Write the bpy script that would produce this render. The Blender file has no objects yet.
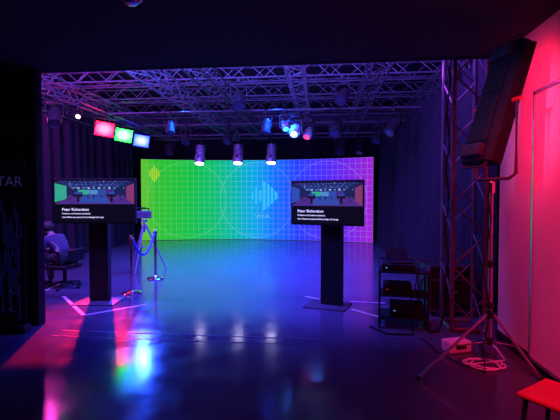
import bpy, bmesh, math, random
from mathutils import Vector, Matrix, Euler
random.seed(4)
scene = bpy.context.scene
COL = scene.collection
PI = math.pi
R = math.radians
try:
    scene.view_settings.view_transform = 'Standard'
    scene.view_settings.look = 'None'
except Exception:
    pass

# ------------------------------------------------------------------ materials
def mat(name, col, rough=.5, metal=0., emit=None, es=0., var=.2, scale=14., spec=.5, coat=0.):
    m = bpy.data.materials.new(name); m.use_nodes = True
    nt = m.node_tree; b = nt.nodes['Principled BSDF']
    tc = nt.nodes.new('ShaderNodeTexCoord')
    nz = nt.nodes.new('ShaderNodeTexNoise'); nz.inputs['Scale'].default_value = scale; nz.inputs['Detail'].default_value = 4
    nt.links.new(tc.outputs['Object'], nz.inputs['Vector'])
    rp = nt.nodes.new('ShaderNodeValToRGB')
    rp.color_ramp.elements[0].position = .3; rp.color_ramp.elements[1].position = .7
    rp.color_ramp.elements[0].color = (*[c*(1-var) for c in col], 1)
    rp.color_ramp.elements[1].color = (*[min(1, c*(1+var)) for c in col], 1)
    nt.links.new(nz.outputs['Fac'], rp.inputs['Fac'])
    nt.links.new(rp.outputs['Color'], b.inputs['Base Color'])
    b.inputs['Roughness'].default_value = rough
    b.inputs['Metallic'].default_value = metal
    b.inputs['Specular IOR Level'].default_value = spec
    b.inputs['Coat Weight'].default_value = coat
    if emit:
        b.inputs['Emission Color'].default_value = (*emit, 1)
        b.inputs['Emission Strength'].default_value = es
    return m

M = {}
M['wall_dark'] = mat('wall_dark', (.018, .016, .022), .9, spec=.1)
M['ceil_dark'] = mat('ceil_dark', (.032, .026, .038), .9, spec=.1)
M['studio_black'] = mat('studio_black', (.022, .019, .028), .9, spec=.1)
M['wall_pale'] = mat('wall_pale', (.60, .50, .52), .7, var=.05, scale=3, spec=.05)
M['panel_pale'] = mat('panel_pale', (.66, .56, .58), .6, var=.22, scale=70, spec=.05)
M['black_metal'] = mat('black_metal', (.018, .018, .022), .6, spec=.2)
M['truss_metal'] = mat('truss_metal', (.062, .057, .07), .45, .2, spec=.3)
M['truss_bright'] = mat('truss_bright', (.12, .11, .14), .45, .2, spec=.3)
M['tower_metal'] = mat('tower_metal', (.10, .09, .12), .4, .3)
M['black_plastic'] = mat('black_plastic', (.012, .012, .015), .45, spec=.3)
M['matt_black'] = mat('matt_black', (.014, .014, .022), .5, spec=.3)
M['cart_black'] = mat('cart_black', (.014, .014, .02), .7, spec=.15)
M['housing_black'] = mat('housing_black', (.016, .016, .027), .6, spec=.12)
M['grey_plastic'] = mat('grey_plastic', (.03, .03, .04), .5, spec=.3)
M['tripod_grey'] = mat('tripod_grey', (.13, .13, .18), .5, spec=.3)
M['fin_grey'] = mat('fin_grey', (.05, .05, .08), .55, spec=.2)
M['silver'] = mat('silver', (.6, .6, .63), .25, .9, var=.08)
M['lamp_silver'] = mat('lamp_silver', (.30, .30, .38), .45, .4, var=.08)
M['chrome'] = mat('chrome', (.75, .75, .78), .15, 1., var=.05)
M['curtain'] = mat('curtain', (.016, .014, .021), .85, spec=.08)
M['white'] = mat('white', (.75, .75, .75), .5, var=.05)
M['tape'] = mat('tape', (.55, .4, .42), .6, var=.1)
M['ply'] = mat('ply', (.04, .032, .05), .5)
M['seam'] = mat('seam', (.085, .08, .12), .5)
M['red_plastic'] = mat('red_plastic', (.85, .03, .04), .4, var=.08)
M['red_knob'] = mat('red_knob', (.7, .02, .03), .4)
M['rubber'] = mat('rubber', (.01, .01, .01), .8, spec=.15)
M['rope'] = mat('rope', (.06, .09, .5), .8)
M['skin'] = mat('skin', (.22, .145, .12), .6, var=.06)
M['hair'] = mat('hair', (.01, .008, .008), .7)
M['shirt'] = mat('shirt', (.024, .028, .07), .85, var=.1)
M['trousers'] = mat('trousers', (.012, .012, .02), .85)
M['shoe'] = mat('shoe', (.015, .015, .015), .6)
M['eye'] = mat('eye', (.02, .02, .02), .2)
M['screen'] = mat('screen', (.004, .004, .006), .25, emit=(.05, .04, .1), es=.06)
M['text'] = mat('text', (.8, .8, .8), .5, emit=(.95, .95, 1), es=1.)
M['glass'] = mat('glass', (.02, .02, .03), .08, coat=1)
M['lens_pink'] = mat('lens_pink', (.5, .4, .5), .3, emit=(.95, .82, 1), es=12)
M['lens_cyan'] = mat('lens_cyan', (.3, .5, .6), .3, emit=(.2, .55, 1), es=5)
M['lens_green'] = mat('lens_green', (.1, .5, .2), .3, emit=(.05, 1, .3), es=2.)
M['lens_red'] = mat('lens_red', (.5, .05, .1), .3, emit=(1, .03, .08), es=2.5)
M['lens_warm'] = mat('lens_warm', (.5, .45, .4), .3, emit=(1, .75, .6), es=5)
M['panel_glow'] = mat('panel_glow', (.5, .2, .2), .4, emit=(1, .008, .045), es=8.)
M['status_blue'] = mat('status_blue', (.05, .1, .4), .4, emit=(.1, .3, 1), es=.8)
M['status_red'] = mat('status_red', (.4, .05, .05), .4, emit=(1, .05, .05), es=.3)
def glow(name, edge, mid, s):
    # lit diffuser: whiter middle and saturated edges painted into the emission
    m = bpy.data.materials.new(name); m.use_nodes = True; nt = m.node_tree; b = nt.nodes['Principled BSDF']
    tc = nt.nodes.new('ShaderNodeTexCoord'); mp = nt.nodes.new('ShaderNodeMapping')
    mp.inputs['Location'].default_value = (-.5, 0, -.5)
    gr = nt.nodes.new('ShaderNodeVectorMath'); gr.operation = 'LENGTH'
    mu = nt.nodes.new('ShaderNodeVectorMath'); mu.operation = 'MULTIPLY'; mu.inputs[1].default_value = (1, 0, 1)
    nt.links.new(tc.outputs['Generated'], mp.inputs['Vector']); nt.links.new(mp.outputs['Vector'], mu.inputs[0]); nt.links.new(mu.outputs[0], gr.inputs[0])
    rp = nt.nodes.new('ShaderNodeValToRGB')
    rp.color_ramp.elements[0].position = .16; rp.color_ramp.elements[0].color = (*mid, 1)
    rp.color_ramp.elements[1].position = .54; rp.color_ramp.elements[1].color = (*edge, 1)
    nt.links.new(gr.outputs['Value'], rp.inputs['Fac'])
    b.inputs['Base Color'].default_value = (.1, .1, .1, 1)
    nt.links.new(rp.outputs['Color'], b.inputs['Emission Color']); b.inputs['Emission Strength'].default_value = s
    return m
M['led_red'] = glow('led_red', (1, .0006, .0015), (1, .014, .014), 40)
M['led_green'] = glow('led_green', (.008, 1, .02), (.075, 1, .075), 13)
M['led_blue'] = glow('led_blue', (.005, .016, 1), (.036, .040, 1), 26)
def em(name, c, s=1.):
    return mat(name, tuple(x*.1 for x in c), .5, emit=c, es=s, spec=0.)
M['p_navy'] = em('p_navy', (.014, .016, .09))
M['p_dark'] = em('p_dark', (.012, .006, .03))
M['p_blue'] = em('p_blue', (.03, .07, .36))
M['p_cyan'] = em('p_cyan', (.08, .25, .50))
M['p_green'] = em('p_green', (.03, .40, .22))
M['p_violet'] = em('p_violet', (.07, .025, .22))
M['p_red'] = em('p_red', (.22, .04, .14))
M['p_white'] = em('p_white', (.45, .5, .8))
M['led_words'] = em('led_words', (.16, .52, .88))
M['logo_cyan'] = em('logo_cyan', (.035, .50, .86))
M['logo_yellow'] = em('logo_yellow', (.45, .68, .03))
M['logo_white'] = em('logo_white', (.2, .2, .95))
M['banner'] = mat('banner', (.012, .011, .025), .6)
M['banner_text'] = mat('banner_text', (.02, .02, .08), .6, emit=(.07, .055, .34), es=.18)  # lit look of the printed lettering put into a faint emission
M['banner_line'] = mat('banner_line', (.01, .01, .06), .6, emit=(.02, .02, .30), es=.18)  # printed lines brightened by emission, though the banner is no lamp

# floor: dark sealed concrete, glossy
def floor_mat():
    m = bpy.data.materials.new('sealed_floor'); m.use_nodes = True
    nt = m.node_tree; b = nt.nodes['Principled BSDF']
    tc = nt.nodes.new('ShaderNodeTexCoord')
    n1 = nt.nodes.new('ShaderNodeTexNoise'); n1.inputs['Scale'].default_value = .9; n1.inputs['Detail'].default_value = 6
    n2 = nt.nodes.new('ShaderNodeTexNoise'); n2.inputs['Scale'].default_value = 3.2; n2.inputs['Detail'].default_value = 8
    for n in (n1, n2): nt.links.new(tc.outputs['Object'], n.inputs['Vector'])
    rp = nt.nodes.new('ShaderNodeValToRGB')
    rp.color_ramp.elements[0].color = (.045, .042, .07, 1); rp.color_ramp.elements[1].color = (.08, .078, .12, 1)
    nt.links.new(n1.outputs['Fac'], rp.inputs['Fac']); nt.links.new(rp.outputs['Color'], b.inputs['Base Color'])
    mr = nt.nodes.new('ShaderNodeMapRange')
    mr.inputs['From Min'].default_value = .3; mr.inputs['From Max'].default_value = .7
    mr.inputs['To Min'].default_value = .10; mr.inputs['To Max'].default_value = .20
    nt.links.new(n2.outputs['Fac'], mr.inputs['Value']); nt.links.new(mr.outputs['Result'], b.inputs['Roughness'])
    b.inputs['Specular IOR Level'].default_value = .68
    b.inputs['Specular Tint'].default_value = (.42, .60, 1, 1)  # blue of the reflected light put into the specular tint
    bp = nt.nodes.new('ShaderNodeBump'); bp.inputs['Strength'].default_value = .03; bp.inputs['Distance'].default_value = .02
    nt.links.new(n2.outputs['Fac'], bp.inputs['Height']); nt.links.new(bp.outputs['Normal'], b.inputs['Normal'])
    return m
M['floor'] = floor_mat()

def led_mat():
    m = bpy.data.materials.new('led_test_pattern'); m.use_nodes = True
    nt = m.node_tree; N = nt.nodes; L = nt.links
    b = N['Principled BSDF']
    uv = N.new('ShaderNodeUVMap'); uv.uv_map = 'UVMap'
    sp = N.new('ShaderNodeSeparateXYZ'); L.new(uv.outputs['UV'], sp.inputs['Vector'])
    def math_(op, a, c=None):
        n = N.new('ShaderNodeMath'); n.operation = op
        for i, x in enumerate((a, c)):
            if x is None: continue
            if isinstance(x, (int, float)): n.inputs[i].default_value = x
            else: L.new(x, n.inputs[i])
        return n.outputs[0]
    rp = N.new('ShaderNodeValToRGB'); cr = rp.color_ramp
    stops = [(0, (.09, .42, .015)), (.06, (.02, .41, .016)), (.20, (.002, .41, .04)), (.31, (0, .40, .13)), (.40, (0, .37, .34)), (.49, (0, .30, .64)),
             (.58, (.002, .13, .77)), (.68, (.014, .04, .79)), (.80, (.06, .018, .73)), (.90, (.14, .012, .62)), (1, (.27, .014, .50))]
    cr.elements[0].position = stops[0][0]; cr.elements[0].color = (*stops[0][1], 1)
    cr.elements[1].position = 1; cr.elements[1].color = (*stops[-1][1], 1)
    for p, c in stops[1:-1]:
        e = cr.elements.new(p); e.color = (*c, 1)
    L.new(sp.outputs['X'], rp.inputs['Fac'])
    def line(src, n, w):
        f = math_('FRACT', math_('MULTIPLY', src, n))
        d = math_('ABSOLUTE', math_('SUBTRACT', f, .5))
        return math_('GREATER_THAN', d, .5 - w)
    g = math_('MAXIMUM', line(sp.outputs['X'], 42, .045), line(sp.outputs['Y'], 15, .045))
    g = math_('MULTIPLY', g, .085)
    def circle(cu, rad):
        x = math_('MULTIPLY', math_('SUBTRACT', sp.outputs['X'], cu), 8.5)
        y = math_('MULTIPLY', math_('SUBTRACT', sp.outputs['Y'], .5), 3.0)
        r = math_('SQRT', math_('ADD', math_('MULTIPLY', x, x), math_('MULTIPLY', y, y)))
        return math_('LESS_THAN', math_('ABSOLUTE', math_('SUBTRACT', r, rad)), .012)
    c = math_('MAXIMUM', circle(.5, 1.42), math_('MAXIMUM', circle(.19, 1.42), circle(.81, 1.42)))
    c = math_('MULTIPLY', c, .09)
    fac = math_('MAXIMUM', g, c)
    mx = N.new('ShaderNodeMix'); mx.data_type = 'RGBA'
    L.new(fac, mx.inputs[0]); L.new(rp.outputs['Color'], mx.inputs[6]); mx.inputs[7].default_value = (.8, .9, 1, 1)
    b.inputs['Base Color'].default_value = (.01, .01, .01, 1); b.inputs['Roughness'].default_value = .8; b.inputs['Specular IOR Level'].default_value = 0.
    L.new(mx.outputs[2], b.inputs['Emission Color']); b.inputs['Emission Strength'].default_value = 1.3
    return m
M['led'] = led_mat()

# ------------------------------------------------------------------ mesh helpers
class MB:
    def __init__(s): s.bm = bmesh.new(); s.mi = 0; s.X = Matrix.Identity(4)
    def _fin(s, verts):
        fs = set()
        for v in verts:
            for f in v.link_faces: fs.add(f)
        for f in fs: f.material_index = s.mi
    def box(s, c, size, rot=None):
        m = Matrix.Translation(c)
        if rot: m = m @ Euler(rot).to_matrix().to_4x4()
        m = s.X @ m @ Matrix.Diagonal((*size, 1))
        r = bmesh.ops.create_cube(s.bm, size=1, matrix=m); s._fin(r['verts']); return s
    def tube(s, p0, p1, r0, r1=None, n=8):
        p0 = Vector(p0); p1 = Vector(p1); d = p1-p0; r1 = r0 if r1 is None else r1
        q = d.to_track_quat('Z', 'Y').to_matrix().to_4x4()
        m = s.X @ Matrix.Translation((p0+p1)/2) @ q
        r = bmesh.ops.create_cone(s.bm, cap_ends=True, segments=n, radius1=r0, radius2=r1, depth=d.length, matrix=m)
        s._fin(r['verts']); return s
    def ball(s, c, r, sc=(1, 1, 1), n=12):
        m = s.X @ Matrix.Translation(c) @ Matrix.Diagonal((*sc, 1))
        k = bmesh.ops.create_uvsphere(s.bm, u_segments=n, v_segments=max(6, n*2//3), radius=r, matrix=m); s._fin(k['verts']); return s
    def poly(s, pts):
        vs = [s.bm.verts.new(s.X @ Vector(p)) for p in pts]
        f = s.bm.faces.new(vs); f.material_index = s.mi; return s
    def prism(s, pts, axis_vec):
        a = Vector(axis_vec)
        v0 = [s.bm.verts.new(s.X @ Vector(p)) for p in pts]; v1 = [s.bm.verts.new(s.X @ (Vector(p)+a)) for p in pts]
        n = len(pts); fs = [s.bm.faces.new(v0), s.bm.faces.new(v1[::-1])]
        for i in range(n): fs.append(s.bm.faces.new((v0[i], v0[(i+1) % n], v1[(i+1) % n], v1[i])))
        for f in fs: f.material_index = s.mi
        return s
    def lathe(s, prof, c=(0, 0, 0), n=20):
        rings = []
        for r, z in prof:
            rings.append([s.bm.verts.new(s.X @ Vector((c[0]+max(r, .0005)*math.cos(2*PI*k/n), c[1]+max(r, .0005)*math.sin(2*PI*k/n), c[2]+z))) for k in range(n)])
        for a, b in zip(rings, rings[1:]):
            for k in range(n):
                f = s.bm.faces.new((a[k], a[(k+1) % n], b[(k+1) % n], b[k])); f.material_index = s.mi
        for ring in (rings[0], rings[-1]):
            f = s.bm.faces.new(ring); f.material_index = s.mi
        return s
    def path(s, pts, r, n=7):
        pts = [Vector(p) for p in pts]; rings = []; up = Vector((0, 0, 1))
        for i, p in enumerate(pts):
            d = (pts[min(i+1, len(pts)-1)]-pts[max(i-1, 0)]).normalized()
            a = d.cross(up)
            if a.length < .05: a = d.cross(Vector((1, 0, 0)))
            a.normalize(); b = d.cross(a).normalized()
            rings.append([s.bm.verts.new(s.X @ (p+a*r*math.cos(2*PI*k/n)+b*r*math.sin(2*PI*k/n))) for k in range(n)])
        for a, b in zip(rings, rings[1:]):
            for k in range(n):
                f = s.bm.faces.new((a[k], a[(k+1) % n], b[(k+1) % n], b[k])); f.material_index = s.mi
        for ring in (rings[0], rings[-1]):
            f = s.bm.faces.new(ring); f.material_index = s.mi
        return s
    def build(s, name, mats, parent=None, smooth=False, bevel=0., fixn=True):
        if fixn: bmesh.ops.recalc_face_normals(s.bm, faces=s.bm.faces)
        if smooth:
            for f in s.bm.faces: f.smooth = True
            for e in s.bm.edges:
                if len(e.link_faces) == 2 and e.calc_face_angle(0) > R(40): e.smooth = False
        me = bpy.data.meshes.new(name); s.bm.to_mesh(me); s.bm.free()
        for m in (mats if isinstance(mats, (list, tuple)) else [mats]): me.materials.append(m)
        o = bpy.data.objects.new(name, me); COL.objects.link(o)
        if parent: o.parent = parent
        if bevel:
            bv = o.modifiers.new('bevel', 'BEVEL'); bv.width = bevel; bv.segments = 2; bv.limit_method = 'ANGLE'
        return o

def tag(o, label, cat, group=None):
    o['label'] = label; o['category'] = cat
    if group: o['group'] = group
    return o
def thing(name, label, cat, loc=(0, 0, 0), rotz=0, group=None, rot=None):
    o = bpy.data.objects.new(name, None); COL.objects.link(o); o.empty_display_size = .1
    o.location = loc; o.rotation_euler = rot if rot else (0, 0, rotz)
    return tag(o, label, cat, group)
def struct(name, mb, m, **k):
    o = mb.build(name, m, **k); o['kind'] = 'structure'; return o
def text_mesh(s, size, align='LEFT'):
    cu = bpy.data.curves.new('t', 'FONT'); cu.body = s; cu.size = size; cu.align_x = align; cu.resolution_u = 3
    o = bpy.data.objects.new('t', cu); COL.objects.link(o)
    dg = bpy.context.evaluated_depsgraph_get(); dg.update()
    me = bpy.data.meshes.new_from_object(o.evaluated_get(dg))
    bpy.data.objects.remove(o); return me
UP = Matrix.Rotation(PI/2, 4, 'X')
def text_obj(name, s, size, m, parent, loc, align='LEFT', bold=0.):
    me = text_mesh(s, size, align); me.transform(Matrix.Translation(loc) @ UP)
    me.materials.clear(); me.materials.append(m)
    o = bpy.data.objects.new(name, me); COL.objects.link(o); o.parent = parent
    return o

# ------------------------------------------------------------------ setting
struct('floor', MB().box((-2, 7.5, -.05), (15, 19, .1)), M['floor'])
struct('ceiling', MB().box((-1.4, 1.9, 3.27), (7.4, 5.8, .14)), M['ceil_dark'])
struct('ceiling', MB().box((-2.5, 10.6, 5.05), (12, 11.6, .1)), M['studio_black'])
struct('wall_front', MB().box((-2.5, 4.86, 4.1), (12, .1, 1.8)).box((-6.03, 4.75, 1.6), (5.06, .12, 3.2)), M['wall_dark'])
struct('wall_right', MB().box((2.09, 1.9, 1.6), (.14, 5.8, 3.2)), M['wall_pale'])
struct('baseboard_right', MB().box((2.008, 1.9, .05), (.024, 5.8, .1)), M['wall_dark'])
struct('wall_left', MB().box((-8.2, 10.6, 2.5), (.1, 11.6, 5)), M['studio_black'])
struct('wall_right_studio', MB().box((3.1, 10.6, 2.5), (.1, 11.6, 5)), M['studio_black'])
struct('wall_back', MB().box((-2.5, 16.4, 2.5), (11.4, .1, 5)), M['studio_black'])
struct('trim_1', MB().box((-.6, 4.55, .002), (5.0, .016, .004)), M['seam'])
struct('trim_2', MB().box((-.6, 4.36, .002), (5.0, .010, .004)), M['seam'])

# pale panel on the near right wall
t = thing('wall_panel', 'tall pale panel fixed to the pink lit right wall behind the light stand', 'panel', (2.0, 3.2, 0))
MB().box((0, 0, 1.33), (.03, 1.6, 2.46)).build('board', M['panel_pale'], t, bevel=.004)
f = MB()
f.box((-.004, .81, 1.33), (.04, .03, 2.52)); f.box((-.004, -.81, 1.33), (.04, .03, 2.52)); f.box((-.004, 0, 2.58), (.04, 1.65, .03)); f.box((-.004, 0, .09), (.04, 1.65, .03))
f.build('frame', M['silver'], t)

# ------------------------------------------------------------------ LED wall
H0, H1 = .015, 3.04
def led(u, v, off=0.):
    tt = 2*u-1
    return Vector((-6.65+8.5*u, 15.3-.8*tt*tt-off, H0+(H1-H0)*v))
t = thing('led_wall', 'huge curved LED video wall glowing green to violet with a grid test pattern', 'video wall', (0, 0, 0))
bm = bmesh.new(); uvl = bm.loops.layers.uv.new('UVMap'); n = 40
cols = [[bm.verts.new(led(i/n, v)) for v in (0, 1)] for i in range(n+1)]
for i in range(n):
    fc = bm.faces.new((cols[i][0], cols[i+1][0], cols[i+1][1], cols[i][1]))
    for lp, uvv in zip(fc.loops, ((i/n, 0), ((i+1)/n, 0), ((i+1)/n, 1), (i/n, 1))): lp[uvl].uv = uvv
me = bpy.data.meshes.new('display'); bm.to_mesh(me); bm.free(); me.materials.append(M['led'])
o = bpy.data.objects.new('display', me); COL.objects.link(o); o.parent = t; DISP = o
mb = MB()
for i in range(n):
    a, b = led(i/n, 0, -.02), led((i+1)/n, 0, -.02)
    c, d = a+Vector((0, .12, 0)), b+Vector((0, .12, 0))
    mb.prism([(a.x, a.y, .0), (b.x, b.y, .0), (d.x, d.y, .0), (c.x, c.y, .0)], (0, 0, H1+.02))
mb.build('cabinet', M['black_plastic'], t)
def led_poly(mb, pts): mb.poly([led(x/8.5, z/2.98, .014) for x, z in pts])
def led_rect(mb, x0, x1, z0, z1): led_poly(mb, [(x0, z0), (x1, z0), (x1, z1), (x0, z1)])
mb = MB(); sc_ = .95
for k, h in enumerate([.30, .66, .42]): h *= sc_; led_rect(mb, 4.02+k*.15, 4.11+k*.15, 1.65-h/2, 1.65+h/2)
for k, h in enumerate([1.2, 1.0, .72, .40]):
    h *= sc_; x = 4.47+k*.15; led_poly(mb, [(x, 1.65-h/2), (x+.108, 1.65-h/2+.085), (x+.108, 1.65+h/2-.085), (x, 1.65+h/2)])
mb.build('arrow_logo', M['logo_cyan'], DISP)
mb = MB()
for k, h in enumerate([.2, .42, .6, .42, .2]): led_rect(mb, .28+k*.075, .325+k*.075, 2.45-h/2, 2.45+h/2)
mb.build('corner_logo', M['logo_yellow'], DISP)
mb = MB()
for k, h in enumerate([.14, .34, .5, .34, .14]): led_rect(mb, 7.25+k*.09, 7.29+k*.09, 1.75-h/2, 1.75+h/2)
mb.build('side_logo', M['logo_white'], DISP)
for s, u, z, sz in (('VIRTUAL', .525, .83, .15),):
    me = text_mesh(s, sz, 'CENTER')
    for v in me.vertices: v.co = led(u+v.co.x/8.5, (z+v.co.y)/2.98, .03)
    me.materials.clear(); me.materials.append(M['led_words'])
    o = bpy.data.objects.new('lettering', me); COL.objects.link(o); o.parent = DISP

# ------------------------------------------------------------------ trusses
def truss(label, p0, p1, w=.3, h=.3, r=.019, step=.33, m=None, name='lighting_truss', group=None):
    m = m or M['truss_metal']
    p0 = Vector(p0); p1 = Vector(p1); d = p1-p0; Ln = d.length
    q = d.to_track_quat('X', 'Z')
    t = thing(name, label, 'truss', p0, group=group); t.rotation_euler = q.to_euler()
    cs = [(sy*w/2, sz*h/2) for sy, sz in ((1, 1), (1, -1), (-1, -1), (-1, 1))]
    for y, z in cs: MB().tube((0, y, z), (Ln, y, z), r).build('chord', m, t, smooth=True)
    b = MB(); k = int(Ln/step)
    for i in range(4):
        a, c = cs[i], cs[(i+1) % 4]
        for j in range(k):
            x0, x1 = j*Ln/k, (j+1)*Ln/k
            s, e = (a, c) if j % 2 else (c, a)
            b.tube((x0, *s), (x1, *e), r*.45, n=5)
    b.build('bracing', m, t)
    for x in (0, Ln):
        e = MB()
        for i in range(4):
            a, c = cs[i], cs[(i+1) % 4]; e.tube((x, *a), (x, *c), r*.9, n=6)
        e.build('end_frame', m, t)
    return t
ZL, ZC = 3.9, 4.25
for x, lab in ((-6.9, 'outermost overhead truss running back above the left black curtain'), (-5.5, 'overhead truss running back that carries the red, green and blue panel lights'),
               (-3.15, 'long overhead truss running back left of the middle of the studio'), (-2.15, 'overhead truss running back just left of the moving head lights'), (-.45, 'overhead truss running back that carries the bright moving head lights'),
               (1.0, 'overhead truss running back between the moving heads and the right curtain'), (2.45, 'overhead truss running back above the right hand black curtain')):
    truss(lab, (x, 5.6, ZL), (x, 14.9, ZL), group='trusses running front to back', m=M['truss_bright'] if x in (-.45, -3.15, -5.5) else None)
for y, lab in ((6.4, 'crosswise overhead truss just behind the dark front header'), (8.5, 'second crosswise overhead truss behind the dark front header'), (10.0, 'middle crosswise overhead truss of the studio grid'),
               (11.7, 'crosswise overhead truss second from the video wall'), (13.9, 'crosswise overhead truss closest to the video wall')):
    truss(lab, (-7.6, y, ZC), (2.9, y, ZC), group='crosswise trusses')
truss('upright black box truss tower standing at the end of the pink wall', (1.765, 5.2, .02), (1.765, 5.2, 4.95), w=.40, h=.38, r=.028, step=.36, m=M['tower_metal'], name='truss_tower')
def pipe(label, p0, p1, z, xs):
    t = thing('lighting_bar', label, 'lighting bar', (0, 0, 0))
    MB().tube((*p0, z), (*p1, z), .024, n=10).build('pipe', M['truss_metal'], t, smooth=True)
    for x in xs: MB().tube((x, p0[1], z), (x, p0[1], 3.728), .012).build('hanger', M['black_metal'], t)
XS = (-3.15, -2.15, -.45, 1.0)
pipe('slim black lighting bar slung below the grid that carries three silver spotlights', (-5.7, 12.3), (2.2, 12.3), 3.55, (-5.5,)+XS)
pipe('slim black lighting bar slung crosswise closest to the front header', (-4.9, 9.2), (2.2, 9.2), 3.6, XS)
pipe('slim black lighting bar slung crosswise just behind the bright moving head light', (-4.9, 10.9), (2.2, 10.9), 3.62, XS)
pipe('slim black lighting bar slung crosswise nearest the video wall', (-5.7, 13.5), (2.0, 13.5), 3.62, (-5.5,)+XS)

# ------------------------------------------------------------------ curtains
def drape(label, p0, p1, z0, z1, folds, amp, name='stage_curtain'):
    p0 = Vector((*p0, 0)); p1 = Vector((*p1, 0)); d = p1-p0; nrm = Vector((-d.y, d.x, 0)).normalized()
    bm = bmesh.new(); N = folds*8; rows = []
    ph = [random.uniform(.6, 1.3) for _ in range(folds+1)]
    for i in range(N+1):
        s = i/N; a = amp*ph[min(int(s*folds), folds)]*math.sin(s*folds*2*PI)+.3*amp*math.sin(s*folds*5.1)
        rows.append([bm.verts.new(p0+d*s+nrm*a*(.55+.45*(1-v))+Vector((0, 0, z0+(z1-z0)*v))) for v in (0, .25, .5, .75, 1)])
    for a, b in zip(rows, rows[1:]):
        for k in range(4):
            f = bm.faces.new((a[k], b[k], b[k+1], a[k+1])); f.smooth = True
    me = bpy.data.meshes.new(name); bm.to_mesh(me); bm.free(); me.materials.append(M['curtain'])
    o = bpy.data.objects.new(name, me); COL.objects.link(o); return tag(o, label, 'curtain', 'black studio curtains')
drape('black pleated curtain hanging along the left side of the studio', (-6.9, 6.0), (-6.9, 14.3), .02, 3.70, 20, .17)
drape('black pleated curtain hanging along the right side behind the right television', (2.45, 5.9), (2.12, 14.35), .02, 3.70, 18, .19)
drape('black curtain across the back wall showing above the video wall', (-7.9, 16.1), (2.9, 16.1), .02, 4.6, 30, .08)

# ------------------------------------------------------------------ light fixtures
def clamp(t, z=0):
    c = MB(); c.lathe([(.05, -.03), (.05, .03)], (0, 0, z), 12); c.tube((0, 0, z-.03), (0, 0, z-.1), .014); c.box((0, 0, z+.02), (.05, .12, .05))
    c.build('clamp', M['black_metal'], t)
def par_can(label, loc, rotz, tilt, lens=None, s=1., drop=.1, mats=None):
    t = thing('stage_spotlight', label, 'stage light', loc, rotz, group='black spotlights hung in the grid')
    clamp(t)
    zc = -(drop+.24*s)
    y = MB(); w = .13*s
    y.box((0, 0, -drop), (2*w+.03, .035, .012))
    for sx in (-1, 1): y.box((sx*(w+.01), 0, (-drop+zc)/2), (.012, .035, abs(zc+drop)))
    y.build('yoke', M['black_metal'], t)
    X = Matrix.Translation((0, 0, zc)) @ Matrix.Rotation(tilt, 4, 'X') @ Matrix.Scale(s, 4)
    b = MB(); b.X = X
    b.lathe([(.05, .2), (.085, .17), (.105, .08), (.11, -.05), (.115, -.06), (.115, -.17), (.10, -.17), (.10, -.15), (.02, -.15)], n=18)
    b.build('body', mats or M['black_metal'], t, smooth=True)
    l = MB(); l.X = X; l.lathe([(.099, -.150), (.099, -.157)], n=18); l.build('lens', lens or M['glass'], t)
    return t
for i, (x, lab) in enumerate(((-3.72, 'silver spotlight hanging in front of the green part, leftmost of the three'), (-2.52, 'silver spotlight hanging in front of the video wall, middle of the three'), (-1.49, 'silver spotlight hanging in front of the blue part, rightmost of the three'))):
    t = thing('hanging_spotlight', lab, 'stage light', (x, 12.3, 3.55), 0, group='silver spotlights before the video wall')
    clamp(t)
    y = MB(); y.tube((0, 0, -.08), (0, 0, -.3), .02); y.box((0, 0, -.3), (.32, .05, .02))
    for sx in (-1, 1): y.box((sx*.158, 0, -.44), (.012, .05, .3))
    y.build('yoke', M['black_metal'], t)
    X = Matrix.Translation((0, 0, -.5)) @ Matrix.Rotation(R(-12), 4, 'X') @ Matrix.Translation((0, 0, .5))
    b = MB(); b.X = X; b.lathe([(.07, -.30), (.12, -.33), (.13, -.45), (.115, -.47), (.13, -.49), (.13, -.62), (.12, -.63)], n=20); b.build('body', M['lamp_silver'], t, smooth=True)
    b = MB(); b.X = X; b.lathe([(.13, -.63), (.155, -.66), (.155, -.80), (.148, -.89), (.135, -.89), (.135, -.82)], n=20); b.build('lamp_head', M['lamp_silver'], t, smooth=True)
    b = MB(); b.X = X; b.lathe([(.132, -.882), (.11, -.91), (.01, -.93)], n=20); b.build('lens', M['lens_pink'], t, smooth=True)
    b = MB(); b.X = X; b.box((0, -.15, -.72), (.06, .03, .07)); b.build('bracket', M['black_metal'], t)

def panel_light(label, loc, rotz, tilt, m, roll=R(8)):
    t = thing('panel_light', label, 'panel light', loc, rotz, group='coloured panel lights')
    clamp(t)
    Y = Matrix.Translation((0, 0, -.1)) @ Matrix.Rotation(roll, 4, 'Y') @ Matrix.Translation((0, 0, .1))
    y = MB(); y.X = Y; y.box((0, 0, -.1), (.52, .04, .012))
    for sx in (-1, 1): y.box((sx*.255, 0, -.235), (.012, .04, .28))
    y.build('yoke', M['black_metal'], t)
    X = Y @ Matrix.Translation((0, 0, -.36)) @ Matrix.Rotation(tilt, 4, 'X')
    b = MB(); b.X = X; b.box((0, .05, 0), (.48, .1, .42))
    for k in range(7): b.box((-.18+k*.06, .115, 0), (.012, .04, .34))
    b.build('body', M['black_metal'], t, bevel=.006)
    g = MB(); g.box((0, -.008, 0), (.42, .012, .37)); d = g.build('diffuser', m, t); d.matrix_local = X
    return t
Zh = 3.68
panel_light('square panel light glowing red, leftmost of three under the truss', (-5.36, 9.72, Zh), R(26), R(-20), M['led_red'])
panel_light('square panel light glowing green between the red and blue ones', (-5.36, 10.72, Zh), R(26), R(-20), M['led_green'])
panel_light('square panel light glowing pale blue, rightmost of three under the truss', (-5.35, 11.8, Zh), R(26), R(-20), M['led_blue'])

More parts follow.
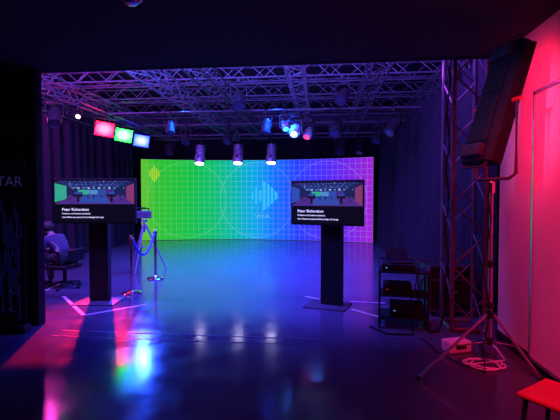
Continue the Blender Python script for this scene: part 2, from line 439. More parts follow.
par_can('black spotlight at the top left beneath the header', (-5.64, 8.15, 3.68), R(30), R(-35), drop=.06, s=1.2)
par_can('large boxy black spotlight at the top centre under the header', (-1.7, 8.36, 4.03), R(10), R(-40), drop=.1, s=1.2)
par_can('black spotlight hanging below the grid, second right of the top centre one', (-1.25, 9.2, 3.56), R(-10), R(-20), s=1.0)
par_can('black spotlight on the front bar left of the middle', (-3.5, 9.2, 3.56), R(20), R(-25), s=.9)
par_can('black spotlight hanging right of the bright moving head', (.35, 9.2, 3.56), R(-20), R(-40), s=1.2)
par_can('black spotlight high up above the right television', (.45, 8.36, 4.03), R(-25), R(-50), s=1.1)
par_can('black spotlight near the right curtain top', (1.6, 9.2, 3.56), R(-50), R(-45), s=1.2)
par_can('small warm glowing spotlight above the red panel light', (-5.64, 9.0, 3.68), R(25), R(-60), lens=M['lens_warm'], s=.5, drop=.03)
par_can('small warm glowing spotlight above the green panel light', (-5.64, 10.25, 3.68), R(25), R(-60), lens=M['lens_warm'], s=.5, drop=.03)
par_can('black spotlight on the far bar right of the three silver spotlights', (.6, 12.3, 3.5), R(-15), R(-35), s=1.2)
par_can('black spotlight on the far bar behind the pale blue panel light', (-4.7, 12.3, 3.5), R(15), R(-35), s=1.1)
par_can('black spotlight on the second bar above the leftmost silver spotlight', (-3.7, 10.9, 3.58), R(15), R(-30), s=1.0)
par_can('black spotlight on the second bar above the middle silver spotlight', (-2.5, 10.9, 3.58), R(-15), R(-40), s=1.0)
par_can('black spotlight on the second bar, far right before the curtain', (1.5, 10.9, 3.58), R(-35), R(-40), s=1.1)
par_can('black spotlight on the bar nearest the video wall, right end', (1.3, 13.5, 3.58), R(-25), R(-30), s=1.1)

def moving_head(label, loc, rotz, tilt, lens, s=1.):
    t = thing('moving_head_light', label, 'stage light', loc, rotz, group='moving head lights')
    t.scale = (s, s, s)
    clamp(t)
    b = MB(); b.box((0, 0, -.15), (.34, .26, .11)); b.build('base', M['black_metal'], t, bevel=.015)
    y = MB(); y.tube((0, 0, -.2), (0, 0, -.25), .07, n=14); y.box((0, 0, -.26), (.36, .12, .04))
    for sx in (-1, 1): y.box((sx*.165, 0, -.41), (.04, .11, .30))
    y.build('yoke', M['black_metal'], t, bevel=.008)
    X = Matrix.Translation((0, 0, -.48)) @ Matrix.Rotation(tilt, 4, 'X')
    h = MB(); h.X = X; h.lathe([(.06, .2), (.10, .18), (.13, .08), (.135, -.02), (.125, -.15), (.11, -.17), (.02, -.16)], n=18); h.build('head', M['lamp_silver'], t, smooth=True)
    l = MB(); l.X = X; l.lathe([(.085, -.172), (.05, -.19), (.01, -.195)], n=18); l.build('lens', lens, t, smooth=True)
moving_head('moving head light with bright pale blue lens above the right television', (-.60, 9.6, 3.68), R(-10), R(-50), M['lens_cyan'], 1.)
moving_head('moving head light with green lens on the front bar, left of the bright blue one', (-.80, 9.2, 3.57), R(15), R(-45), M['lens_green'], .7)
moving_head('moving head light with red lens, right of the bright blue one', (-.31, 10.4, 3.69), R(-25), R(-40), M['lens_red'], .9)
for k, (a, b, sag, lab) in enumerate((((-2.15, 8.8, 3.72), (-1.0, 9.0, 3.72), .28, 'black cable looping between two trusses left of the top moving head'),
        ((-5.35, 8.6, 3.72), (-3.3, 9.0, 3.72), .3, 'black cable looping above the coloured panel lights'))):
    a = Vector(a); b = Vector(b); pts = []
    for i in range(15):
        s = i/14; p = a.lerp(b, s); p.z -= sag*4*s*(1-s); pts.append(p)
    tag(MB().path(pts, .014, 6).build('hanging_cable', M['rubber'], smooth=True), lab, 'cable')
pts = [(1.50+.02*math.sin(k*1.7), 4.975, 3.15-k*.19) for k in range(16)] + [(1.42, 4.96, .02), (1.3, 4.9, .012)]
tag(MB().path(pts, .013, 6).build('hanging_cable', M['rubber'], smooth=True), 'black cable running down the front of the upright truss tower', 'cable')

t = thing('ceiling_dome', 'small round pale dome fixed to the dark near ceiling', 'ceiling fixture', (-1.50, 3.13, 3.2))
MB().lathe([(.085, 0), (.085, -.015), (.07, -.025)], n=20).build('rim', M['white'], t, smooth=True)
MB().lathe([(.066, -.02), (.06, -.04), (.04, -.06), (.01, -.066)], n=20).build('dome', M['silver'], t, smooth=True)

# ------------------------------------------------------------------ televisions
def picture(parent, w, h, green=True):
    x0, x1 = -w*.485, w*.485; z0, z1 = -h*.07, h*.47; y = -.0335
    mats = [M[k] for k in ('p_navy', 'p_dark', 'p_blue', 'p_cyan', 'p_green', 'p_violet', 'p_red', 'p_white')]
    p = MB(); rnd = random.Random(7)
    def quad(pts, mi, lay):
        p.mi = mi; yy = y-lay*.0005
        p.poly([(x0+(x1-x0)*a, yy, z0+(z1-z0)*c) for a, c in pts])
    def rc(a, b, c, d, mi, lay): quad([(a, c), (b, c), (b, d), (a, d)], mi, lay)
    rc(0, 1, 0, 1, 1, 0)
    rc(.0, 1, .30, .92, 0, 1)
    quad([(.0, 0), (1, 0), (.86, .36), (.16, .36)], 5, 2)
    quad([(.3, .05), (.7, .05), (.64, .36), (.34, .36)], 2, 3)
    for k in range(14):                                        # truss lattice in the little picture
        a = .04+k*.066; quad([(a, .97), (a+.012, .97), (.5+(a-.5)*.55+.006, .66), (.5+(a-.5)*.55, .66)], 2 if k % 3 else 5, 3)
    for c, s in ((.90, .9), (.80, .75), (.72, .65)): rc(.5-s/2, .5+s/2, c, c+.018, 2, 4)
    rc(.28, .74, .38, .60, 2, 5); rc(.30, .42, .40, .58, 4, 6); rc(.42, .54, .40, .58, 3, 6); rc(.64, .73, .40, .58, 5, 6)
    if green:
        quad([(.0, .08), (.15, .22), (.15, .74), (.0, .86)], 4, 6)
        for k in range(4): rc(.01+k*.036, .016+k*.036, .2, .74, 3, 7)
    else: quad([(.0, .1), (.12, .24), (.12, .7), (.0, .82)], 2, 6)
    quad([(1, .0), (.9, .2), (.9, .72), (1, .85)], 6, 6)
    for k in range(34):
        a, c = rnd.uniform(.16, .88), rnd.uniform(.62, .93); rc(a, a+.010, c, c+.028, 7 if k % 4 == 0 else 3, 7)
    for k in range(9): a = .22+k*.065; rc(a, a+.03, .63, .68, 7 if k % 2 else 3, 8)
    for k in range(26):
        a, c = rnd.uniform(.14, .86), rnd.uniform(.12, .40); rc(a, a+.014, c, c+.07, rnd.choice((0, 1, 1, 2, 5)), 8)
    for a in (.24, .66): rc(a, a+.11, .30, .50, 1, 9); rc(a+.01, a+.10, .41, .49, 2, 10); rc(a+.04, a+.07, .08, .31, 1, 9)
    p.build('picture', mats, parent, fixn=False)
def television(label, loc, rotz, w, h, lines, green):
    t = thing('television', label, 'television', loc, rotz, group='flat televisions on floor stands')
    MB().box((0, 0, 0), (w, .05, h)).box((0, .04, -.05), (w*.6, .05, h*.5)).build('housing', M['black_plastic'], t, bevel=.006)
    sc = MB().box((0, -.028, .004), (w-.025, .006, h-.03)).build('screen', M['screen'], t)
    picture(sc, w, h, green)
    z = -h*.215
    for i, (s, sz) in enumerate(lines):
        text_obj('caption', s, sz, M['text'], sc, (-w*.40, -.034, z)); z -= .054
    return t
LINES = [('Peter Richardson', .058), ('Professor of Creative Industries', .033), ('New Media Innovation & Knowledge Exchange', .033)]
def tv_stand(label, loc, rotz, wcol, ztop, dx=0.):
    t = thing('television_stand', label, 'television stand', loc, rotz, group='black television stands')
    MB().box((dx, 0, ztop/2+.01), (wcol, .13, ztop-.02)).build('column', M['black_plastic'], t, bevel=.008)
    MB().box((0, -.05, .008), (.62, .5, .016)).build('base_plate', M['ply'], t, bevel=.004)
    return t
television('flat television on the left stand showing a studio picture and white caption', (-3.38, 5.80, 1.555), R(5.7), 1.23, .68, LINES, True)
tv_stand('black column television stand on the left with taped floor edge', (-3.395, 5.935, 0), R(5.7), .29, 1.45)
television('flat television on the right stand, angled, showing a studio picture and caption', (.09, 5.93, 1.53), R(-18), 1.10, .66, LINES, False)
tv_stand('black column television stand on the right before the blue video wall', (.13, 6.06, 0), R(-18), .32, 1.45, .05)

def fl(px, py):
    # floor point seen at a picture position (camera 1.6 m above the floor)
    th = R(5.7); d = 1.6*404/(py-198); l = (px-280)/404*d
    return Vector((l*math.cos(th)-d*math.sin(th), d*math.cos(th)+l*math.sin(th), 0))
def tape(label, a, b, w=.05, z=.003):
    a = fl(*a); b = fl(*b); d = (b-a).normalized(); nn = Vector((-d.y, d.x, 0))*w/2
    mb = MB(); mb.prism([a-nn, b-nn, b+nn, a+nn], (0, 0, z)); o = mb.build('floor_tape', M['tape'])
    tag(o, label, 'tape', 'pale tape strips on the floor')
tape('pale tape strip on the floor running from the left stand toward the banner', (62, 297), (82, 316))
tape('pale tape strip on the floor in front of the left stand', (84, 316), (146, 305), .045)
tape('short pale tape strip on the floor just behind the left stand', (44, 291), (62, 283), .045)
tape('pale tape strip on the floor beside the right stand toward the cart', (350, 302), (386, 304), .05)
tape('pale tape strip on the floor left of the right stand', (306, 297), (320, 300), .04)
tape('pale tape strip on the floor in front of the cart', (352, 310), (380, 318), .045)

# ------------------------------------------------------------------ banner
t = thing('roll_up_banner', 'dark roll-up banner with large dim blue lettering against the left wall', 'banner', (-3.90, 4.42, 0), R(4))
MB().box((0, 0, .05), (.88, .14, .09)).build('cassette', M['black_metal'], t, bevel=.02)
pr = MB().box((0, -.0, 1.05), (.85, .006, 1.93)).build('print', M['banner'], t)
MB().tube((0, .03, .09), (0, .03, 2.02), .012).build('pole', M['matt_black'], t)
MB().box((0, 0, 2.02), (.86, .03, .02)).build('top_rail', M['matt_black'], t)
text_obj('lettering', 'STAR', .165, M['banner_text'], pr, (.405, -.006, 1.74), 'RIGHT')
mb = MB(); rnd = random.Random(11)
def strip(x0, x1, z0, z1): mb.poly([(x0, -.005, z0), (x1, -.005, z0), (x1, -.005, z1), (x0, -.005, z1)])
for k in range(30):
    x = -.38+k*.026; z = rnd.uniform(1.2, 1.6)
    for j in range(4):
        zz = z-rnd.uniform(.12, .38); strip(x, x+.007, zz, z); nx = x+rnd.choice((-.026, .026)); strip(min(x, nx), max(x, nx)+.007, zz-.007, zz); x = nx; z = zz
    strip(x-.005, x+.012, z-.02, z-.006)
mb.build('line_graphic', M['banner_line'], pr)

# ------------------------------------------------------------------ stanchions + rope + camera
def stanchion(label, p, h):
    t = thing('rope_stanchion', label, 'stanchion', p, group='chrome rope stanchions')
    MB().lathe([(.17, 0), (.17, .012), (.14, .03), (.04, .045), (.03, .06)], n=24).build('base', M['chrome'], t, smooth=True)
    MB().tube((0, 0, .05), (0, 0, h-.06), .026, n=14).build('post', M['chrome'], t, smooth=True)
    MB().lathe([(.024, h-.1), (.04, h-.095), (.04, h-.05), (.02, h-.045), (.02, h-.03), (.04, h-.015), (.02, h)], n=16).build('cap', M['chrome'], t, smooth=True)
sa, sb = fl(131, 294), fl(155, 279)
stanchion('chrome rope stanchion right of the left television, nearest the front', sa, .98)
stanchion('chrome rope stanchion standing below the video camera', sb, .98)
def rope(label, a, b):
    pts = []
    d = (b-a).normalized()*.062; a = a+d; b = b-d
    for i in range(17):
        s = i/16; p = a.lerp(b, s); p.z = .905-.42*4*s*(1-s)*.8; pts.append(p)
    mb = MB().path(pts, .022); o = mb.build('barrier_rope', M['rope'], smooth=True); tag(o, label, 'rope')
rope('blue barrier rope sagging between the two chrome stanchions', sa, sb)
ct = fl(144, 271)
t = thing('camera_tripod', 'black tripod holding the video camera behind the stanchions', 'tripod', ct)
for k in range(3):
    a = R(30+120*k); c_, s_ = math.cos(a), math.sin(a)
    lg = MB().tube((.03*c_, .03*s_, 1.02), (.46*c_, .46*s_, .012), .022, .015).build('leg', M['tripod_grey'], t)
    MB().tube((.02*c_, .02*s_, .52), (.235*c_, .235*s_, .53), .008).build('spreader', M['tripod_grey'], lg)
MB().tube((0, 0, .85), (0, 0, 1.1), .025).box((0, 0, 1.1), (.1, .12, .05)).build('head', M['tripod_grey'], t)
MB().tube((0, 0, 1.1), (.2, -.35, .95), .01).build('pan_handle', M['tripod_grey'], t)
t = thing('video_camera', 'black video camera mounted on the tripod right of the left television', 'camera', (ct.x, ct.y, 1.125), R(-60))
MB().box((0, 0, .11), (.13, .30, .16)).build('body', M['fin_grey'], t, bevel=.012)
b = MB(); b.X = Matrix.Translation((0, -.15, .11)) @ Matrix.Rotation(PI/2, 4, 'X'); b.lathe([(.05, 0), (.05, .08), (.06, .09), (.06, .16), (.05, .16), (.045, .14)], n=16); b.build('lens', M['black_plastic'], t, smooth=True)
MB().box((0, 0, .245), (.03, .22, .025)).box((0, -.09, .212), (.03, .02, .06)).box((0, .09, .212), (.03, .02, .06)).build('handle', M['black_plastic'], t)
MB().box((-.10, -.03, .17), (.10, .02, .07)).build('viewfinder', M['p_cyan'], t)
MB().tube((.05, .02, .26), (.05, -.18, .26), .014).build('microphone', M['rubber'], t)

# ------------------------------------------------------------------ cart with equipment
cx, cy = 1.04, 5.2; crot = R(-8)
def cpos(x, y, z):
    return (cx+x*math.cos(crot)-y*math.sin(crot), cy+x*math.sin(crot)+y*math.cos(crot), z)
t = thing('equipment_cart', 'black wheeled equipment cart standing before the right curtain', 'cart', (cx, cy, 0), crot)
for sx in (-1, 1):
    for sy in (-1, 1):
        ps = MB().box((sx*.285, sy*.185, .405), (.024, .024, .61)).build('post', M['cart_black'], t)
        w = MB(); w.tube((sx*.285-.012, sy*.185, .04), (sx*.285+.012, sy*.185, .04), .04, n=14); w.box((sx*.285, sy*.185, .075), (.04, .03, .04)); w.build('caster', M['rubber'], ps)
for z in (.13, .40, .69): MB().box((0, 0, z), (.60, .40, .022)).build('shelf', M['cart_black'], t, bevel=.004)
MB().path([(-.29, .18, .70), (-.29, .24, .8), (.29, .24, .8), (.29, .18, .70)], .012).build('push_handle', M['black_metal'], t)
def rack_unit(label, p, w, d, h, led_):
    t = thing('rack_device', label, 'electronic device', p, crot, group='devices on the cart')
    MB().box((0, 0, h/2), (w, d, h)).build('case', M['cart_black'], t, bevel=.005)
    f = MB(); f.box((0, -d/2-.004, h/2), (w*.96, .008, h*.85)); fp = f.build('front_panel', M['cart_black'], t)
    for i in range(4): MB().tube((-w*.2+i*w*.13, -d/2-.008, h/2), (-w*.2+i*w*.13, -d/2-.022, h/2), .012, n=10).build('knob', M['grey_plastic'], fp)
    MB().box((-w*.36, -d/2-.010, h/2), (.025, .006, .010)).build('indicator_light', led_, fp)
rack_unit('flat black device with blue light on the top shelf of the cart', cpos(-.06, 0, .702), .40, .32, .08, M['status_blue'])
rack_unit('black device with red light on the middle shelf of the cart', cpos(-.07, 0, .412), .34, .30, .12, M['status_red'])
rack_unit('taller black device on the bottom shelf of the cart', cpos(.04, 0, .142), .40, .30, .14, M['status_blue'])
t = thing('laptop', 'open dark laptop on top of the device on the cart', 'laptop', cpos(-.04, .0, .783), crot+R(15))
MB().box((0, 0, .009), (.28, .20, .018)).build('keyboard_base', M['cart_black'], t, bevel=.004)
MB().box((0, .135, .08), (.28, .012, .17), (R(-28), 0, 0)).build('lid', M['cart_black'], t, bevel=.004)
pts = []
for i in range(60):
    a = i/60*2*PI*3; pts.append(cpos(.26+.07*math.cos(a), -.22-.012*(i/60), .54+.11*math.sin(a)))
tag(MB().path(pts, .01, 6).build('coiled_cable', M['rubber'], smooth=True), 'black cable coil hung on the right front post of the equipment cart', 'cable')
pts = [cpos(.12, -.20, .77), cpos(.15, -.26, .7), cpos(.12, -.265, .5), cpos(.05, -.27, .3), cpos(.1, -.28, .02), cpos(.1, -.4, .012), cpos(-.2, -.45, .012), cpos(-.4, -.2, .012)]
tag(MB().path(pts, .01, 6).build('hanging_cable', M['rubber'], smooth=True), 'black cable hanging down the front of the equipment cart', 'cable')
t = thing('flight_case', 'black flight case with metal edges at the foot of the truss tower', 'case', (1.75, 5.85, 0), R(4))
MB().box((0, 0, .38), (.6, .5, .6)).build('body', M['black_plastic'], t, bevel=.01)
for sx in (-1, 1):
    for sy in (-1, 1): MB().box((sx*.3, sy*.25, .38), (.03, .03, .61)).build('corner_edging', M['fin_grey'], t)
for z in (.08, .5, .68): MB().box((0, -.25, z), (.57, .02, .025)).build('edging_strip', M['fin_grey'], t)
MB().tube((-.06, -.27, .33), (.06, -.27, .33), .012).build('handle', M['fin_grey'], t)
for sx in (-1, 1):
    for sy in (-1, 1): MB().tube((sx*.24-.015, sy*.19, .04), (sx*.24+.015, sy*.19, .04), .04, n=12).build('caster', M['rubber'], t)

# ------------------------------------------------------------------ big light on stand, right
S = Vector((1.55, 3.85, 0))
t = thing('light_stand', 'tall silver light stand with spread legs beside the pink wall', 'light stand', S)
MB().tube((0, 0, .28), (0, 0, 1.0), .021, n=12).build('lower_tube', M['silver'], t, smooth=True)
MB().tube((0, 0, .98), (0, 0, 1.66), .016, n=12).build('upper_tube', M['silver'], t, smooth=True)
for z in (.62, 1.0):
    cl = MB().lathe([(.028, z-.03), (.03, z-.02), (.03, z+.02), (.02, z+.03)], n=14).build('collar', M['black_plastic'], t, smooth=True)
    MB().tube((-.02, -.007, z), (-.06, -.02, z), .008).ball((-.065, -.022, z), .016).build('knob', M['black_plastic'], cl, smooth=True)
MB().lathe([(.03, .50), (.034, .51), (.034, .56), (.03, .57)], n=14).build('leg_collar', M['black_metal'], t)
MB().lathe([(.026, .25), (.03, .26), (.03, .31), (.026, .32)], n=14).build('brace_collar', M['black_metal'], t)
for fx, fy in ((.86, 3.61), (1.93, 3.70), (1.74, 4.6)):
    v = Vector((fx, fy, .014))-S; dn = Vector((v.x, v.y, 0)).normalized()
    top = dn*.035+Vector((0, 0, .53))
    lg = MB().tube(top, v, .013, n=8).build('leg', M['silver'], t, smooth=True)
    mid = top.lerp(v, .5); MB().tube(dn*.03+Vector((0, 0, .28)), mid, .008, n=6).build('brace', M['silver'], t)
    MB().ball(v+Vector((0, 0, .004)), .018, (1.2, 1.2, .9)).build('rubber_foot', M['rubber'], lg)
MB().lathe([(.02, 1.64), (.028, 1.65), (.028, 1.74), (.02, 1.75)], n=14).build('spigot', M['chrome'], t)

t = thing('large_panel_light', 'large black panel light tilted on the stand facing the pink wall', 'panel light', S+Vector((0, 0, 1.75)), R(19))
y = MB()
pz, pxo = .69, .03
y.path([(pxo, -.24, pz), (.03, -.24, .06), (0, -.20, .02), (0, .20, .02), (.03, .24, .06), (pxo, .24, pz)], .016)
y.build('yoke', M['fin_grey'], t)
X = Matrix.Translation((pxo, 0, pz)) @ Matrix.Rotation(R(18), 4, 'Y')
HL, HW = .56, .195
b = MB(); b.X = X
b.prism([(.045, -HW, -HL), (.045, HW, -HL), (-.04, HW, -HL), (-.08, HW-.05, -HL), (-.08, -HW+.05, -HL), (-.04, -HW, -HL)], (0, 0, 2*HL))
b.build('body', M['housing_black'], t, bevel=.012)
for zz, hh in ((-.17, .42), (.23, .28)):
    b = MB(); b.X = X; b.box((-.087, 0, zz), (.022, .24, hh)); bc = b.build('back_cover', M['matt_black'], t, bevel=.008)
b = MB(); b.X = X; b.box((-.105, 0, -.47), (.06, .24, .11)); b.build('control_box', M['fin_grey'], t, bevel=.01)
b = MB(); b.X = X; b.box((-.10, 0, .47), (.05, .24, .10)); b.build('power_supply', M['fin_grey'], t, bevel=.01)
for s in (-1, 1):
    b = MB(); b.X = X; b.path([(-.03, -.14, s*(HL-.01)), (-.05, -.14, s*(HL+.05)), (-.05, .14, s*(HL+.05)), (-.03, .14, s*(HL-.01))], .011); b.build('handle', M['fin_grey'], t)
b = MB(); b.X = X; b.box((.048, 0, 0), (.01, 2*HW-.04, 2*HL-.04)); b.build('diffuser', M['panel_glow'], t)
b = MB(); b.X = X
w0, w1 = HW+.002, HW-.015; l0, l1 = HL+.002, HL-.015
v0 = [(.04, -w0, -l0), (.04, w0, -l0), (.04, w0, l0), (.04, -w0, l0)]; v1 = [(.04, -w1, -l1), (.04, w1, -l1), (.04, w1, l1), (.04, -w1, l1)]
A = [b.bm.verts.new(X @ Vector(q)) for q in v0]; B = [b.bm.verts.new(X @ Vector(q)) for q in v1]
A2 = [b.bm.verts.new(X @ (Vector(q)+Vector((.028, 0, 0)))) for q in v0]; B2 = [b.bm.verts.new(X @ (Vector(q)+Vector((.028, 0, 0)))) for q in v1]
for i in range(4):
    j = (i+1) % 4
    for q in ((A[i], A[j], A2[j], A2[i]), (B[i], B[j], B2[j], B2[i]), (A2[i], A2[j], B2[j], B2[i]), (A[i], A[j], B[j], B[i])): b.bm.faces.new(q)
b.build('bezel', M['housing_black'], t)
for sy in (-1, 1): MB().tube((pxo, sy*.20, pz), (pxo, sy*.28, pz), .02, n=12).build('tilt_knob', M['red_knob'], t)

t = thing('power_box', 'small white power box on the floor under the light stand', 'power box', (1.42, 4.35, 0), R(20))
MB().box((0, 0, .06), (.26, .16, .12)).build('case', M['white'], t, bevel=.02)
MB().box((0, -.082, .07), (.12, .006, .05)).build('socket', M['grey_plastic'], t)
pts = []
for i in range(80):
    a = i/80*2*PI*2.6; r = .13+.03*math.sin(a*1.7)
    pts.append((1.56+r*1.2*math.cos(a), 4.0+r*.8*math.sin(a)-.02, .012+.007*int(a/(2*PI))+.004*(i % 2)))
pts += [(1.80, 4.1, .012), (1.86, 4.45, .012), (1.85, 4.75, .012)]
tag(MB().path(pts, .008, 6).build('coiled_cable', M['white'], smooth=True), 'white cable loosely coiled on the floor at the light stand', 'cable')
pts = [(S.x-.03, S.y-.03, 1.7)] + [(S.x-.05+.03*math.sin(k*1.3), S.y-.045, 1.6-k*.17) for k in range(9)] + [(1.48, 3.75, .03), (1.35, 3.95, .012), (1.2, 4.3, .012), (1.15, 4.7, .012)]
tag(MB().path(pts, .007, 6).build('power_cable', M['rubber'], smooth=True), 'thin black cable hanging down the light stand to the floor', 'cable')

t = thing('stool', 'bright red square stool in the lower right corner', 'stool', (1.40, 2.44, 0), R(38))
MB().box((0, 0, .445), (.36, .36, .03)).build('seat', M['red_plastic'], t, bevel=.012)
for sx in (-1, 1):
    for sy in (-1, 1): MB().tube((sx*.14, sy*.14, .432), (sx*.17, sy*.17, 0), .015, .012).build('leg', M['black_metal'], t)
for sx in (-1, 1): MB().tube((sx*.16, -.16, .18), (sx*.16, .16, .18), .009).build('stretcher', M['black_metal'], t)

# ------------------------------------------------------------------ person seated at the left
def skin(name, V, E, root, m, parent, sub=2):
    names = list(V); idx = {k: i for i, k in enumerate(names)}
    me = bpy.data.meshes.new(name); me.from_pydata([V[k][0] for k in names], [(idx[a], idx[b]) for a, b in E], [])
    o = bpy.data.objects.new(name, me); COL.objects.link(o)
    md = o.modifiers.new('s', 'SKIN'); md.use_smooth_shade = True
    sv = me.skin_vertices[0].data
    for k in names:
        r = V[k][1]; sv[idx[k]].radius = r if isinstance(r, tuple) else (r, r); sv[idx[k]].use_root = (k == root)
    s2 = o.modifiers.new('d', 'SUBSURF'); s2.levels = sub; s2.render_levels = sub
    dg = bpy.context.evaluated_depsgraph_get(); dg.update()
    nm = bpy.data.meshes.new_from_object(o.evaluated_get(dg)); bpy.data.objects.remove(o)
    nm.materials.clear(); nm.materials.append(m)
    for p in nm.polygons: p.use_smooth = True
    r = bpy.data.objects.new(name, nm); COL.objects.link(r); r.parent = parent; return r
px0 = Vector((-4.55, 6.75, 0))
t = thing('person', 'person in a dark blue shirt sitting hunched forward behind the left television stand', 'person', px0, R(-8))
V = {'pelvis': ((0, 0, .565), (.15, .12)), 'belly': ((-.05, 0, .69), (.135, .11)), 'chest': ((-.14, 0, .83), (.15, .12)), 'nb': ((-.235, 0, .935), .062), 'neck': ((-.27, 0, .965), .052),
     'jaw': ((-.325, 0, 1.0), .068), 'head': ((-.345, 0, 1.06), (.083, .098)), 'crown': ((-.34, 0, 1.10), .07)}
E = [('pelvis', 'belly'), ('belly', 'chest'), ('chest', 'nb'), ('nb', 'neck'), ('neck', 'jaw'), ('jaw', 'head'), ('head', 'crown')]
V['nose'] = ((-.452, 0, 1.035), .014); E.append(('head', 'nose'))
for s, q in ((1, 'l'), (-1, 'r')):
    V['ear'+q] = ((-.325, s*.085, 1.045), .016); E.append(('head', 'ear'+q))
    V['sh'+q] = ((-.19, s*.175, .875), .062); V['el'+q] = ((-.27, s*.235, .64), .044); V['wr'+q] = ((-.47, s*.16, .655), .029)
    V['pa'+q] = ((-.53, s*.145, .645), (.034, .018))
    E += [('chest', 'sh'+q), ('sh'+q, 'el'+q), ('el'+q, 'wr'+q), ('wr'+q, 'pa'+q)]
    for k, (dy, ln) in enumerate(((.03, .07), (.01, .082), (-.01, .078), (-.03, .06))):
        a, b = 'f%s%d' % (q, k), 'g%s%d' % (q, k)
        V[a] = ((-.53-ln*.6, s*(.145+dy), .643), .009); V[b] = ((-.53-ln, s*(.145+dy), .622), .008)
        E += [('pa'+q, a), (a, b)]
    V['t1'+q] = ((-.515, s*.105, .64), .011); V['t2'+q] = ((-.545, s*.085, .632), .009); E += [('pa'+q, 't1'+q), ('t1'+q, 't2'+q)]
    V['hip'+q] = ((-.03, s*.095, .545), .095); V['kn'+q] = ((-.44, s*.14, .54), .062); V['an'+q] = ((-.40, s*.14, .10), .042); V['to'+q] = ((-.56, s*.15, .045), (.042, .03))
    E += [('pelvis', 'hip'+q), ('hip'+q, 'kn'+q), ('kn'+q, 'an'+q), ('an'+q, 'to'+q)]
skin('body', V, E, 'pelvis', M['skin'], t)
def sub(keys, grow):
    out = {}
    for k in keys:
        p, r = V[k]; out[k] = (p, tuple(x+grow for x in r) if isinstance(r, tuple) else r+grow)
    return out
ks = ['pelvis', 'belly', 'chest', 'nb', 'shl', 'ell', 'wrl', 'shr', 'elr', 'wrr']
VS = sub(ks, .016); VS['nb'] = ((-.215, 0, .92), .07)
for q, s in (('l', 1), ('r', -1)): VS['wr'+q] = ((-.42, s*.178, .652), .045)
skin('shirt', VS, [('pelvis', 'belly'), ('belly', 'chest'), ('chest', 'nb'), ('chest', 'shl'), ('shl', 'ell'), ('ell', 'wrl'), ('chest', 'shr'), ('shr', 'elr'), ('elr', 'wrr')], 'pelvis', M['shirt'], t)
VT = sub(['pelvis', 'hipl', 'knl', 'anl', 'hipr', 'knr', 'anr'], .014)
skin('trousers', VT, [('pelvis', 'hipl'), ('hipl', 'knl'), ('knl', 'anl'), ('pelvis', 'hipr'), ('hipr', 'knr'), ('knr', 'anr')], 'pelvis', M['trousers'], t)
for q, s in (('l', 1), ('r', -1)):
    MB().ball((-.50, s*.147, .048), .05, (2.3, 1, .95), 14).build('shoe', M['shoe'], t, smooth=True)
h = MB(); h.ball((-.320, 0, 1.085), .108, (1.02, .92, .95), 18); h.build('hair', M['hair'], t, smooth=True)
for s in (-1, 1): MB().ball((-.432, s*.033, 1.062), .011, n=8).build('eye', M['eye'], t, smooth=True)
t = thing('office_chair', 'black office chair under the seated person', 'chair', px0+Vector((.02, 0, 0)), R(-8))
MB().box((-.04, 0, .385), (.46, .44, .07)).build('seat', M['rubber'], t, bevel=.025)
MB().box((.25, 0, .60), (.045, .38, .22), (0, R(8), 0)).build('backrest', M['rubber'], t, bevel=.02)
MB().path([(.05, 0, .36), (.24, 0, .37), (.265, 0, .5)], .018).build('back_bar', M['rubber'], t)
MB().tube((0, 0, .1), (0, 0, .36), .03, n=12).build('post', M['rubber'], t)
for k in range(5):
    a = 2*PI*k/5; lg = MB().tube((0, 0, .11), (.28*math.cos(a), .28*math.sin(a), .075), .02, .014).build('leg', M['rubber'], t)
    MB().ball((.28*math.cos(a), .28*math.sin(a), .032), .032, n=10).build('caster', M['rubber'], lg)

# ------------------------------------------------------------------ lights
def lamp(kind, loc, target, col, power, size=.3, spot=None, blend=.6):
    l = bpy.data.lights.new('lamp', kind); l.color = col; l.energy = power
    if kind == 'AREA': l.size = size
    else: l.shadow_soft_size = size
    if spot: l.spot_size = R(spot); l.spot_blend = blend
    o = bpy.data.objects.new('lamp', l); COL.objects.link(o); o.location = loc
    o.rotation_euler = (Vector(target)-Vector(loc)).to_track_quat('-Z', 'Y').to_euler(); return o
# added unseen spots: red wash on the near right wall and stool
lamp('SPOT', (.9, 1.6, 3.1), (2.02, 3.05, 1.8), (1, .008, .05), 430, .12, 66, .8)
lamp('SPOT', (.9, 1.2, 3.1), (1.8, 2.8, .3), (1, .012, .16), 230, .15, 44, .8)
# added unseen spot: faint blue on the back of the big panel light
lamp('SPOT', (-.8, 2.6, 3.0), (1.55, 3.85, 2.4), (.25, .25, 1), 150, .15, 26, .8)
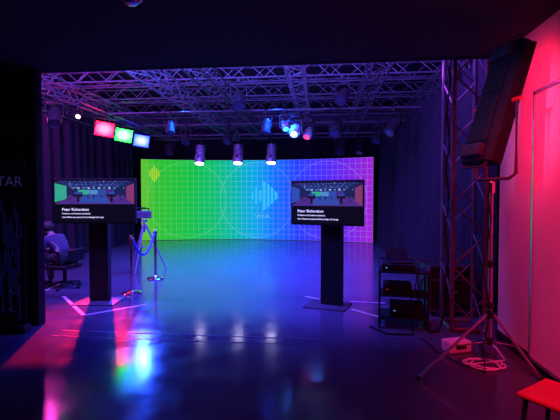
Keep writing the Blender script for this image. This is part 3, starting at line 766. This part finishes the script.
# added violet and blue fills, unseen behind the header, brightening trusses and studio
lamp('AREA', (-5.2, 5.25, 4.55), (-5.6, 11, 3.2), (.40, .06, 1), 800, 1.0)
lamp('AREA', (-2.0, 5.25, 4.55), (-2.2, 11, 3.2), (.09, .11, 1), 1200, 1.0)
lamp('AREA', (.9, 5.25, 4.55), (.4, 11, 3.2), (.24, .06, 1), 500, 1.0)
# added blue spots without fixtures, washing the floor from under the grid
lamp('SPOT', (-3.2, 9.3, 3.65), (-3.0, 10.4, 0), (.004, .10, 1), 3200, .2, 112, .8)
lamp('SPOT', (-1.0, 9.3, 3.65), (-1.0, 10.2, 0), (.004, .06, 1), 4000, .2, 112, .8)
lamp('SPOT', (-1.6, 6.7, 3.6), (-1.6, 6.9, 0), (.03, .03, 1), 2300, .2, 106, .9)
lamp('POINT', (-6.1, 8.4, 3.3), (0, 0, 0), (1, .05, .5), 60, .1)  # added point imitating the red panel's spill on trusses and curtain
lamp('POINT', (-.1, 9.75, 3.05), (0, 0, 0), (.1, .2, 1), 16, .08)  # added point imitating the glow around the moving head
lamp('POINT', (1.25, 5.5, 3.3), (0, 0, 0), (.6, .06, .9), 12, .1)  # added magenta fill for the truss tower, no fixture here
lamp('POINT', (-1.4, 1.6, 2.5), (0, 0, 0), (.16, .05, 1), 9, .3)  # added purple fill for the foreground floor and ceiling, no fixture
# beams of the three coloured panels
lamp('SPOT', (-5.28, 9.45, 3.22), (-3.1, 4.6, 0), (1, .01, .06), 11000, .10, 20, 1)
lamp('SPOT', (-5.27, 11.53, 3.22), (-2.4, 4.4, 0), (.02, .08, 1), 1300, .10, 40, .9)
for x in (-3.72, -2.52, -1.49): lamp('SPOT', (x, 12.1, 2.55), (x, 11.6, 0), (.2, .2, 1), 40, .08, 70)
w = bpy.data.worlds.new('world'); scene.world = w; w.use_nodes = True
w.node_tree.nodes['Background'].inputs['Color'].default_value = (.004, .002, .016, 1)

# ------------------------------------------------------------------ camera
cd = bpy.data.cameras.new('camera'); cam = bpy.data.objects.new('camera', cd); COL.objects.link(cam)
cam.location = (0, 0, 1.6); cam.rotation_euler = (R(90-1.7), 0, R(5.7))
cd.sensor_width = 36; cd.lens = 404/560*36; cd.clip_start = .05
scene.camera = cam
